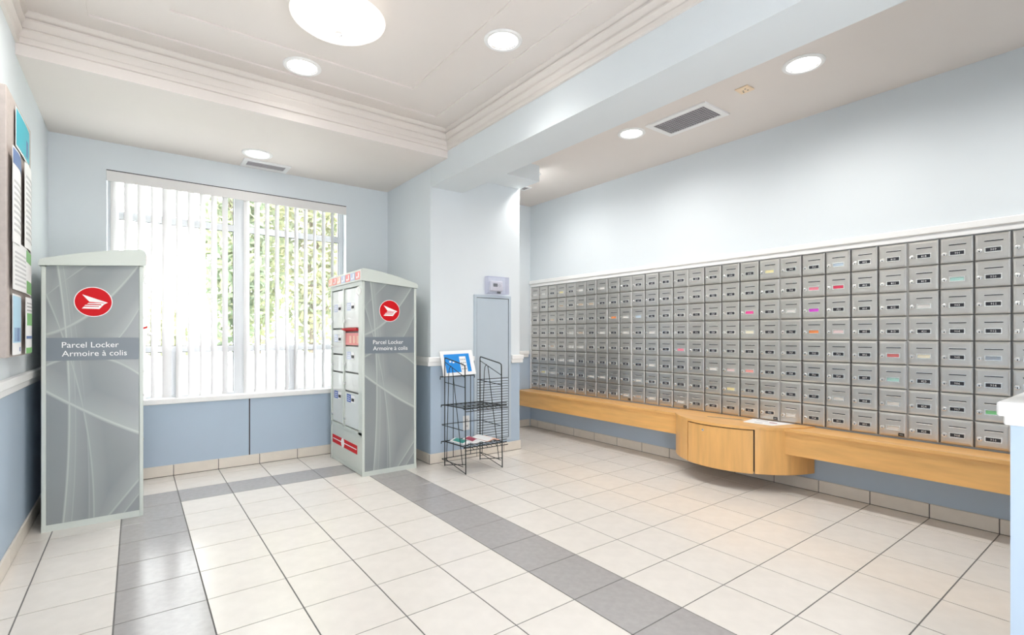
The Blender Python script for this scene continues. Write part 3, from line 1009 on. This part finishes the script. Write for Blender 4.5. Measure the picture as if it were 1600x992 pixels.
# ------------------------------------------------------------------ parcel lockers
def parcel_locker(label, s, fx, ya, yb):
    """fx: plane of the door front, s: +1 when the body runs towards +X from it; the printed side panel is at y=ya"""
    D = 1.50
    t = thing('parcel_locker', label, 'parcel locker', (fx + s * D / 2, (ya + yb) / 2, 0), 'parcel lockers')
    X = lambda d: fx + s * d
    sh = MB('locker')
    post = 0.07
    for d in (0.0, D - post):
        for y in (ya, yb - post):
            sh.box(X(d), y, 0.0, X(d + post), y + post, 4.975 if d == 0 else 4.86, bev=0.02, seg=2)
    sh.box(X(0.0), ya + 0.005, 0.0, X(D), ya + 0.06, 0.12).box(X(0), yb - 0.06, 0, X(D), yb - 0.005, 0.12)
    sh.box(X(D - 0.03), ya + 0.02, 0.02, X(D), yb - 0.02, 4.86)
    sh.box(X(0.02), ya + 0.02, 0.01, X(D), yb - 0.02, 0.10)
    sh.build('body_frame', t)
    # lid: low at the back, higher at the front
    prof = [(-0.05, 4.985), (-0.05, 5.20), (-0.035, 5.25), (0.0, 5.285), (0.06, 5.295), (0.5, 5.235), (1.0, 5.13), (1.4, 5.02), (D, 4.985), (D + 0.03, 4.95), (D + 0.03, 4.865)]
    MB('locker').prism([(X(d), z) for d, z in prof], 'y', ya - 0.03, yb + 0.03).build('lid', t, smooth=True)
    # printed side panels
    x0 = min(X(post + 0.0), X(D - post))
    for y, o in ((ya + 0.012, -1), (yb - 0.012, 1)):
        zl, zr = (4.975, 4.87) if s > 0 else (4.87, 4.975)
        pm = MB('swoosh').prism([(x0, 0.12), (x0 + D - 2 * post, 0.12), (x0 + D - 2 * post, zr), (x0, zl)], 'y', min(y, y - o * 0.02), max(y, y - o * 0.02))
        pm.build('side_panel', t, origin=(x0, y, 0.12))
    y = ya + 0.012
    MB('band').box(x0, y - 0.004, 3.125, x0 + D - 2 * post, y + 0.004, 3.55).build('title_band', t)
    lm_ = MB('print_white')
    for body, zz, wid in (('Parcel Locker', 3.366, 0.83), ('Armoire à colis', 3.205, 0.955)):
        tm = text_mesh(body, 0.15, 3)
        a, b = text_width(tm)
        lm_.add_mesh(tm, ON_SOUTH((x0 + 0.215 - a, y - 0.006, zz), wid / (b - a), 1.0))
    tag(lm_.build('lettering', t, recalc=False), 'white lettering Parcel Locker, Armoire à colis')
    cx, cz, R = x0 + 0.665, 4.232, 0.272
    em = MB('print_white', 'red')
    em.lathe([(R + 0.012, 0.0), (R + 0.012, -0.003), (0.001, -0.003)], (cx, y - 0.001, cz), 48, 'y', cap=False)
    em.use(1).lathe([(R, -0.003), (R, -0.005), (0.001, -0.005)], (cx, y - 0.001, cz), 48, 'y', cap=False)
    em.use(0)
    wing = lambda pts: em.prism([(cx + R * a, cz + R * b) for a, b in pts], 'y', y - 0.0085, y - 0.005)
    wing([(-0.60, 0.50), (0.78, -0.03), (0.66, -0.06), (0.50, -0.04), (-0.22, 0.0)])
    wing([(-0.26, -0.08), (0.54, -0.08), (0.66, -0.06), (0.78, -0.03), (0.56, -0.17), (0.42, -0.15), (-0.34, -0.15)])
    wing([(-0.42, -0.22), (0.42, -0.22), (0.42, -0.15), (0.56, -0.17), (0.44, -0.30), (-0.50, -0.29)])
    wing([(-0.52, -0.35), (0.30, -0.35), (0.30, -0.29), (0.44, -0.30), (0.56, -0.17), (0.32, -0.49), (-0.62, -0.48)])
    tag(em.build('emblem', t), 'red disc with a white winged envelope emblem')
    # front: stickers on the header, two columns of doors, lower panel
    hd = MB('peach', 'pink', 'print_pale', 'print_white')
    ww = (yb - ya + 0.02) / 7
    for k in range(7):
        y1 = yb + 0.01 - ww * k
        hd.use([0, 1, 0, 2, 1, 2, 1][k]).box(X(-0.056), y1 - ww + 0.03, 5.02, X(-0.051), y1, 5.22)
        hd.use(3).box(X(-0.058), y1 - ww + 0.10, 5.06, X(-0.056), y1 - ww + 0.16, 5.19).box(X(-0.058), y1 - ww + 0.2, 5.05, X(-0.056), y1 - 0.08, 5.10)
    tag(hd.build('header_sticker', t), 'pink, peach and blue stickers along the header')
    fr = MB('locker')
    ymid = 0.93
    fr.box(X(0.0), ya + 0.05, 1.03, X(0.05), ya + 0.28, 4.88).box(X(0), yb - 0.10, 0.1, X(0.05), yb - 0.05, 4.88)
    fr.box(X(0.0), ymid - 0.045, 1.05, X(0.05), ymid + 0.045, 4.9).box(X(0.0), ya + 0.05, 4.87, X(0.05), yb - 0.05, 4.98)
    fr.box(X(0.0), ya + 0.05, 1.02, X(0.06), yb - 0.05, 1.10)
    fr.build('door_frame', t)
    MB('locker_dark').box(X(0.09), ya + 0.1, 0.12, X(0.11), yb - 0.06, 4.9).build('inner_back', t)
    colA, colB = (ymid + 0.05, yb - 0.10), (ya + 0.29, ymid - 0.05)
    doors = [(colA, 3.78, 4.86), (colA, 3.06, 3.76), (colA, 2.56, 3.04), (colA, 1.11, 2.54),
             (colB, 3.78, 4.86), (colB, 2.60, 3.30), (colB, 2.08, 2.58), (colB, 1.11, 2.06)]
    for (y0, y1), z0, z1 in doors:
        dr_ = MB('locker_door').box(X(0.03), y0 + 0.012, z0 + 0.01, X(0.06), y1 - 0.012, z1 - 0.01, bev=0.01).build('locker_door', t)
        MB('chrome').lathe([(0.045, 0.0), (0.05, -s * 0.03), (0.035, -s * 0.05), (0.001, -s * 0.055)], (X(0.03), y1 - 0.085, z0 + 0.20), 16, 'x', cap=False).build('knob', dr_, smooth=True)
        if z1 - z0 > 0.6:
            zl = (z1 - 0.5) if z0 > 2.4 else (1.89 if z0 < 2 and y0 < 0.9 else 1.89)
            if z0 == 3.06 or z0 == 2.60:
                zl = z1 - 0.26
            deep = z0 < 2.5
            lb = MB('print_blue' if deep else 'print_pale', 'print_white', 'black')
            lb.box(X(0.026), y1 - 0.50, zl - 0.10, X(0.031), y1 - 0.17, zl + 0.11)
            lb.use(1).box(X(0.024), y1 - 0.76, zl - 0.10, X(0.031), y1 - 0.50, zl + 0.10)
            for q in range(3):
                lb.use(1).box(X(0.024), y1 - 0.42, zl - 0.06 + q * 0.055, X(0.026), y1 - 0.22, zl - 0.045 + q * 0.055)
            lb.use(2).box(X(0.015), y1 - 0.74, zl - 0.055, X(0.026), y1 - 0.56, zl + 0.02)
            lb.build('number_sticker', dr_)
    pk = MB('pink', 'peach', 'red')
    pk.box(X(0.045), colB[0] + 0.01, 3.33, X(0.09), colB[1] - 0.01, 3.66)
    pk.use(1)
    for q in range(3):
        pk.box(X(0.042), colB[0] + 0.08 + q * 0.28, 3.38, X(0.046), colB[0] + 0.24 + q * 0.28, 3.58)
    pk.use(2).prism([(X(0.06), 3.70), (X(-0.07), 3.75), (X(-0.07), 3.78), (X(0.06), 3.74)], 'y', colB[0], colB[1])
    tag(pk.build('mail_slot', t), 'pink outgoing mail slot with a red flap')
    low = MB('locker').box(X(0.02), ya + 0.08, 0.10, X(0.06), yb - 0.06, 1.02, bev=0.01).build('lower_panel', t)
    rs = MB('red', 'print_white')
    rs.box(X(0.014), ya + 0.42, 0.49, X(0.021), yb - 0.14, 0.72)
    rs.use(1).box(X(0.012), ya + 0.46, 0.60, X(0.0145), yb - 0.2, 0.625)
    rs.lathe([(0.13, 0.0), (0.13, -s * 0.004), (0.001, -s * 0.004)], (X(0.013), (ya + yb) / 2 + 0.25, 0.605), 24, 'x', cap=False)
    tag(rs.build('red_stripe', low), 'red stripe sticker with a white disc')
    # ring handle at the top of the front
    c = (X(-0.03), ya + 0.10, 4.72)
    ring = [(c[0] - s * 0.055 * (1 + math.cos(a)) + s * 0.02, c[1], c[2] + 0.10 * math.sin(a)) for a in [2 * math.pi * k / 20 for k in range(20)]]
    MB('plastic_white').tube(ring, 0.012, 6, closed=True).build('ring_pull', t, smooth=True)
    return t


parcel_locker('grey parcel locker standing next to the notice board wall', -1, 1.345, -0.53, 2.05)
parcel_locker('grey parcel locker with pale doors standing against the pier', 1, 5.81, -0.53, 2.05)

# ------------------------------------------------------------------ notice board and papers
NB = -0.22
t = thing('notice_board', 'taupe fabric notice board on the wall', 'notice board', (NB, -2.1, 3.28))
MB('cork').box(XL + 0.004, -3.12, 3.28, NB, -1.10, 7.10, bev=0.01).build('board', t)




def sheet(name, label, cat, y0, y1, z0, z1, mats, blocks, curl=0.04):
    """a paper pinned at its top, hanging slightly away from the board. blocks: (mat index, u0, u1, v0, v1)"""
    n = 8
    m = MB(*mats)
    x_at = lambda u: NB + 0.016 + curl * math.sin(math.pi * u) * 0.5 + curl * 0.5 * u * u

    def strip(u0, u1, v0, v1, lift, th):
        A, B = [], []
        for k in range(n + 1):
            u = u0 + (u1 - u0) * k / n
            A.append((x_at(u) + lift, y1 - (y1 - y0) * u))
        for k in range(n, -1, -1):
            u = u0 + (u1 - u0) * k / n
            B.append((x_at(u) + lift - th, y1 - (y1 - y0) * u))
        zz0, zz1 = z0 + (z1 - z0) * v0, z0 + (z1 - z0) * v1
        lo = [m.bm.verts.new((p[0], p[1], zz0)) for p in A + B]
        hi = [m.bm.verts.new((p[0], p[1], zz1)) for p in A + B]
        N = len(lo)
        fs = [m.bm.faces.new([lo[i], lo[(i + 1) % N], hi[(i + 1) % N], hi[i]]) for i in range(N)]
        for k in range(n):
            fs.append(m.bm.faces.new([lo[k], lo[k + 1], lo[N - 2 - k], lo[N - 1 - k]]))
            fs.append(m.bm.faces.new([hi[k], hi[k + 1], hi[N - 2 - k], hi[N - 1 - k]]))
        m._mark(fs)
    m.use(0)
    strip(0, 1, 0, 1, 0.0, 0.003)
    for mi, u0, u1, v0, v1 in blocks:
        m.use(mi)
        strip(u0, u1, v0, v1, 0.003, 0.002)
    return tag(m.build(name), label, cat, 'papers on the notice board')


lines = lambda mi, u0, u1, v0, v1, n: [(mi, u0, u1, v0 + (v1 - v0) * k / n, v0 + (v1 - v0) * (k + 0.4) / n) for k in range(n)]
sheet('poster', 'cyan poster at the top of the notice board', 'poster', -2.62, -1.36, 6.40, 6.99, ['paper', 'cyan', 'navy'], [(1, 0.03, 0.97, 0.06, 0.97), (2, 0.15, 0.3, 0.15, 0.6)], 0.02)
sheet('notice', 'white notice with a blue heading on the notice board', 'paper', -3.03, -2.12, 4.93, 6.30, ['paper', 'navy', 'text_grey'], [(1, 0.02, 0.98, 0.82, 0.98)] + lines(2, 0.1, 0.9, 0.12, 0.7, 9), 0.07)
sheet('notice', 'plain white notice under the cyan poster', 'paper', -2.06, -1.15, 4.98, 6.33, ['paper', 'text_grey'], lines(1, 0.1, 0.9, 0.1, 0.9, 12), 0.07)
sheet('notice', 'wide notice with green blocks on the notice board', 'paper', -2.98, -1.15, 4.26, 4.97, ['paper', 'green_print', 'text_grey'],
      [(1, 0.05, 0.42, 0.72, 0.98), (1, 0.02, 0.40, 0.02, 0.30)] + lines(2, 0.45, 0.92, 0.1, 0.85, 8), 0.06)
sheet('flyer', 'pale blue flyer at the bottom of the notice board', 'flyer', -2.90, -2.12, 3.31, 4.20, ['paper', 'sky_print', 'navy'], [(1, 0.03, 0.97, 0.2, 0.97), (2, 0.1, 0.9, 0.22, 0.45), (2, 0.15, 0.3, 0.05, 0.12)], 0.03)
sheet('flyer', 'green and white flyer at the bottom of the notice board', 'flyer', -2.02, -1.15, 3.31, 4.20, ['paper', 'green_print', 'grey_print', 'navy'],
      [(1, 0.03, 0.97, 0.0, 0.10), (1, 0.1, 0.9, 0.5, 0.72), (3, 0.05, 0.95, 0.26, 0.31)] + lines(2, 0.1, 0.9, 0.76, 0.95, 3), 0.08)

# ------------------------------------------------------------------ wire rack, sign, magazines
rk = thing('wire_rack', 'black wire brochure rack in front of the pier', 'rack', (8.6, -1.35, 0))
RW, RT = 0.016, 0.011
RL, RR, RBk, RF = 8.03, 9.19, -0.80, -1.90
for x in (RL, RR):
    f = MB('wire')
    f.tube([(x, RBk, 0.0), (x, RBk, 2.93), (x, RBk - 0.02, 2.97), (x, RBk - 0.08, 2.965), (x, RF + 0.12, 2.83), (x, RF + 0.05, 2.80), (x, RF + 0.04, 2.72), (x, RF, 0.0)], RW)
    f.tube([(x, RBk, 2.86), (x, RF + 0.03, 2.50)], RT).tube([(x, RBk, 2.30), (x, RF + 0.03, 2.24)], RT)
    f.tube([(x, RBk, 0.02), (x, RF, 0.26)], RT).tube([(x, RBk, 0.20), (x, RF, 0.015)], RT)
    loop = [(x, -0.90, 0.20), (x, -1.02, 2.55), (x, -1.06, 2.70), (x, -1.13, 2.76), (x, -1.20, 2.72), (x, -1.24, 2.58), (x, -1.74, 0.20)]
    f.tube(loop, RT)
    f.build('side_frame', rk, smooth=True)
for z in (1.67, 0.67):
    f = MB('wire')
    yb_, yf = RBk + 0.02, RF - 0.06
    xl, xr = RL - 0.10, RR + 0.10
    f.tube([(xl, yb_, z - 0.05), (xl, yb_, z), (xr, yb_, z)], RW).tube([(xl, yf, z + 0.03), (xr, yf, z + 0.03)], RW)
    f.tube([(RL, yb_, z), (RL, yf, z + 0.03)], RW).tube([(RR, yb_, z), (RR, yf, z + 0.03)], RW)
    f.tube([(xl, yf, z + 0.10), (xr, yf, z + 0.10)], RT).tube([(xl, yf - 0.06, z - 0.03), (xr, yf - 0.06, z - 0.03)], RT)
    for k in range(1, 8):
        x = RL + (RR - RL) * k / 8
        f.tube([(x, yb_, z), (x, yf, z + 0.03), (x + 0.03, yf - 0.06, z - 0.03)], RT * 0.8, 4)
    f.build('shelf', rk, smooth=True)
for z in (1.14, 0.20):
    f = MB('wire')
    f.tube([(RL - 0.02, RF + 0.1, z - 0.02), (RL - 0.10, RBk - 0.05, z), (RL - 0.08, RBk + 0.02, z), (RR, RBk + 0.02, z), (RR + 0.03, RBk - 0.05, z), (RR + 0.02, RF + 0.1, z - 0.02)], RT)
    f.build('back_rail', rk, smooth=True)
f = MB('wire')
f.tube([(RL - 0.13, RBk + 0.02, 2.38), (RL - 0.13, RBk + 0.02, 2.45), (RR - 0.18, RBk + 0.02, 2.45), (RR - 0.18, RBk + 0.02, 2.38)], RW)
for x in (RL + 0.28, RL + 0.85):
    f.tube([(x, RBk + 0.02, 0.2), (x, RBk + 0.02, 2.45)], RT)
f.build('back_frame', rk, smooth=True)

sg = thing('sign_card', 'white landscape card with a blue printed sheet leaning on the rack', 'sign', (8.5, RBk, 2.46))
ROT = Matrix.Translation(Vector((8.53, RBk + 0.0, 2.47))) @ Matrix.Rotation(math.radians(-18), 4, 'X') @ Matrix.Rotation(math.radians(-1.5), 4, 'Y')


def tilted(m, x0, x1, z0, z1, y0, y1):
    P = [ROT @ Vector(p) for p in ((x0, y0, z0), (x1, y0, z0), (x1, y1, z0), (x0, y1, z0), (x0, y0, z1), (x1, y0, z1), (x1, y1, z1), (x0, y1, z1))]
    v = [m.bm.verts.new(p) for p in P]
    m._mark([m.bm.faces.new([v[i] for i in f]) for f in ((3, 2, 1, 0), (4, 5, 6, 7), (0, 1, 5, 4), (1, 2, 6, 5), (2, 3, 7, 6), (3, 0, 4, 7))])
    return m


tilted(MB('paper'), -0.53, 0.53, 0.0, 0.72, 0.0, 0.018).build('card', sg)
m = MB('azure', 'paper', 'grey_print')
tilted(m, -0.42, 0.40, 0.09, 0.62, -0.005, 0.0)
m.use(1)
tilted(m, 0.06, 0.27, 0.09, 0.54, -0.009, -0.005)
tilted(m, -0.28, -0.22, 0.38, 0.43, -0.009, -0.005)
tilted(m, -0.18, -0.12, 0.36, 0.40, -0.009, -0.005)
m.use(2)
for r_ in range(4):
    for c_ in range(3):
        tilted(m, 0.09 + c_ * 0.06, 0.125 + c_ * 0.06, 0.15 + r_ * 0.09, 0.20 + r_ * 0.09, -0.012, -0.009)
m.build('printed_sheet', sg)


def magazine(label, cx_, cy_, rz, w_, d_, z, cover, blocks):
    m = MB(*cover)
    n = 10
    R_ = Matrix.Translation(Vector((cx_, cy_, z))) @ Matrix.Rotation(rz, 4, 'Z')
    h = lambda u: 0.03 + 0.05 * math.sin(math.pi * u) ** 2

    def slab(u0, u1, v0, v1, lift, th):
        rows = []
        for k in range(n + 1):
            u = u0 + (u1 - u0) * k / n
            rows.append([m.bm.verts.new(R_ @ Vector((w_ * (u - 0.5), d_ * (v - 0.5), h(u) + q))) for v, q in ((v0, lift), (v1, lift), (v1, lift - th), (v0, lift - th))])
        fs = []
        for A, B in zip(rows, rows[1:]):
            for k in range(4):
                fs.append(m.bm.faces.new([A[k], A[(k + 1) % 4], B[(k + 1) % 4], B[k]]))
        fs += [m.bm.faces.new(rows[0]), m.bm.faces.new(rows[-1])]
        m._mark(fs)
    m.use(0)
    slab(0, 1, 0, 1, 0.0, 0.025)
    for mi, u0, u1, v0, v1 in blocks:
        m.use(mi)
        slab(u0, u1, v0, v1, 0.004, 0.003)
    tag(m.build('magazine', smooth=False), label, 'magazine', 'magazines on the lower rack shelf')


magazine('magazine with a teal cover on the lower rack shelf', 8.22, -1.42, 0.06, 0.34, 0.70, 0.716, ['paper', 'teal', 'navy'], [(1, 0.1, 0.9, 0.2, 0.9)])
magazine('magazine with a maroon and white cover on the lower rack shelf', 8.57, -1.45, -0.05, 0.33, 0.72, 0.716, ['paper', 'maroon', 'teal'], [(1, 0.1, 0.6, 0.3, 0.9), (2, 0.65, 0.9, 0.6, 0.9)])
magazine('open pale peach magazine on the lower rack shelf', 8.96, -1.42, 0.04, 0.42, 0.74, 0.716, ['peach', 'paper', 'teal'], [(1, 0.0, 0.55, 0.02, 0.98), (2, 0.6, 0.8, 0.8, 0.95)])

# ------------------------------------------------------------------ outside the window
GZ = -0.6
m = MB('lawn').box(-40, 3.4, GZ - 0.2, 60, 60, GZ)
tag(m.build('ground'), 'pale lawn outside the window', 'ground', kind='structure')
m = MB('paving').box(-40, 3.4, GZ, 60, 11, GZ + 0.02)
tag(m.build('pavement'), 'pale paved strip outside the window', 'pavement', kind='structure')


def tree(label, x, y, hgt, rad, leafmats, n_leaf, seed):
    rnd = random.Random(seed)
    t = thing('leafy_tree', label, 'tree', (x, y, GZ), 'trees outside the window')
    tr = MB('bark')
    top = Vector((x + rnd.uniform(-0.3, 0.3), y, GZ + hgt * 0.75))
    tr.tube([(x, y, GZ), (x + 0.1, y, GZ + hgt * 0.3), tuple(top)], [0.22, 0.17, 0.05], 8)
    for k in range(9):
        f0 = rnd.uniform(0.25, 0.7)
        a = rnd.uniform(0, 2 * math.pi)
        p = Vector((x + 0.1, y, GZ + hgt * f0))
        q = p + Vector((math.cos(a) * rad * 0.8, math.sin(a) * rad * 0.8, hgt * rnd.uniform(0.08, 0.25)))
        tr.tube([tuple(p), tuple((p + q) / 2 + Vector((0, 0, 0.2))), tuple(q)], [0.08, 0.05, 0.02], 5)
    tr.build('trunk', t, smooth=True)
    cr = MB(*leafmats)
    for k in range(n_leaf):
        a, cz_, rr = rnd.uniform(0, 2 * math.pi), rnd.uniform(-1, 1), rnd.uniform(0.35, 1) ** 0.6
        s_ = math.sqrt(1 - cz_ * cz_)
        c_ = Vector((x + rad * rr * s_ * math.cos(a), y + rad * rr * s_ * math.sin(a), GZ + hgt * 0.62 + hgt * 0.40 * rr * cz_))
        d1 = Vector((rnd.gauss(0, 1), rnd.gauss(0, 1), rnd.gauss(0, 1))).normalized()
        d2 = d1.orthogonal().normalized()
        L_ = rnd.uniform(0.16, 0.34)
        cr.use(rnd.randrange(len(leafmats)))
        cr.quad(c_ - d1 * L_, c_ + d2 * L_ * 0.5, c_ + d1 * L_, c_ - d2 * L_ * 0.5)
    o = cr.build('crown', t, recalc=False)
    o['kind'] = 'stuff'
    return t


L0, L1, L2, L3 = 'leaf0', 'leaf1', 'leaf2', 'leaf3'
tree('small yellow-green tree outside, seen beside the left parcel locker', 1.7, 13.5, 6.0, 1.4, [L0, L2], 1300, 1)
tree('tall green tree outside, left of the window mullion', 4.9, 13.0, 14.0, 1.45, [L0, L1, L3], 2200, 2)
tree('tall pale green tree outside, right of the window mullion', 8.2, 13.0, 15.0, 1.6, [L0, L2, L1], 2600, 3)
tree('tall green tree outside above the right parcel locker', 11.9, 13.0, 15.0, 1.8, [L1, L0, L3], 2600, 4)
tree('pale tree farther outside behind the window mullion', 6.6, 18.0, 15.0, 1.9, [L0, L1], 2400, 5)
tree('pale tree farther outside near the window edge', 11.0, 18.0, 16.0, 2.0, [L2, L0], 2400, 6)


def shrub(label, x, y, r, hgt, mats, seed):
    rnd = random.Random(seed)
    cr = MB(*mats)
    for k in range(700):
        a, cz_, rr = rnd.uniform(0, 2 * math.pi), rnd.uniform(0, 1), rnd.uniform(0.5, 1)
        s_ = math.sqrt(1 - cz_ * cz_)
        c_ = Vector((x + r * rr * s_ * math.cos(a), y + r * rr * s_ * math.sin(a), GZ + 0.1 + hgt * rr * cz_))
        d1 = Vector((rnd.gauss(0, 1), rnd.gauss(0, 1), rnd.gauss(0, 1))).normalized()
        d2 = d1.orthogonal().normalized()
        cr.use(rnd.randrange(len(mats)))
        cr.quad(c_ - d1 * 0.14, c_ + d2 * 0.08, c_ + d1 * 0.14, c_ - d2 * 0.08)
    t = thing('garden_shrub', label, 'shrub', (x, y, GZ), 'shrubs outside the window')
    cr.build('foliage', t, recalc=False)['kind'] = 'stuff'
    MB('bark').tube([(x, y, GZ), (x, y, GZ + hgt * 0.6)], 0.05, 6).build('stem', t)


shrub('low green shrub outside the lower right window pane', 7.4, 5.6, 0.9, 1.9, [L1, L3], 11)
shrub('low yellow-green shrub outside beside the right parcel locker', 9.6, 5.8, 0.9, 2.0, [L0, L2], 12)
wl = MB('render_wall').box(-6, 11.2, GZ, 24, 11.6, 2.6, bev=0.05)
wl.box(-6.05, 11.12, 2.55, 24.05, 11.68, 2.75, bev=0.03)
tag(wl.build('garden_wall'), 'pale rendered garden wall outside the window', 'wall', kind='structure')
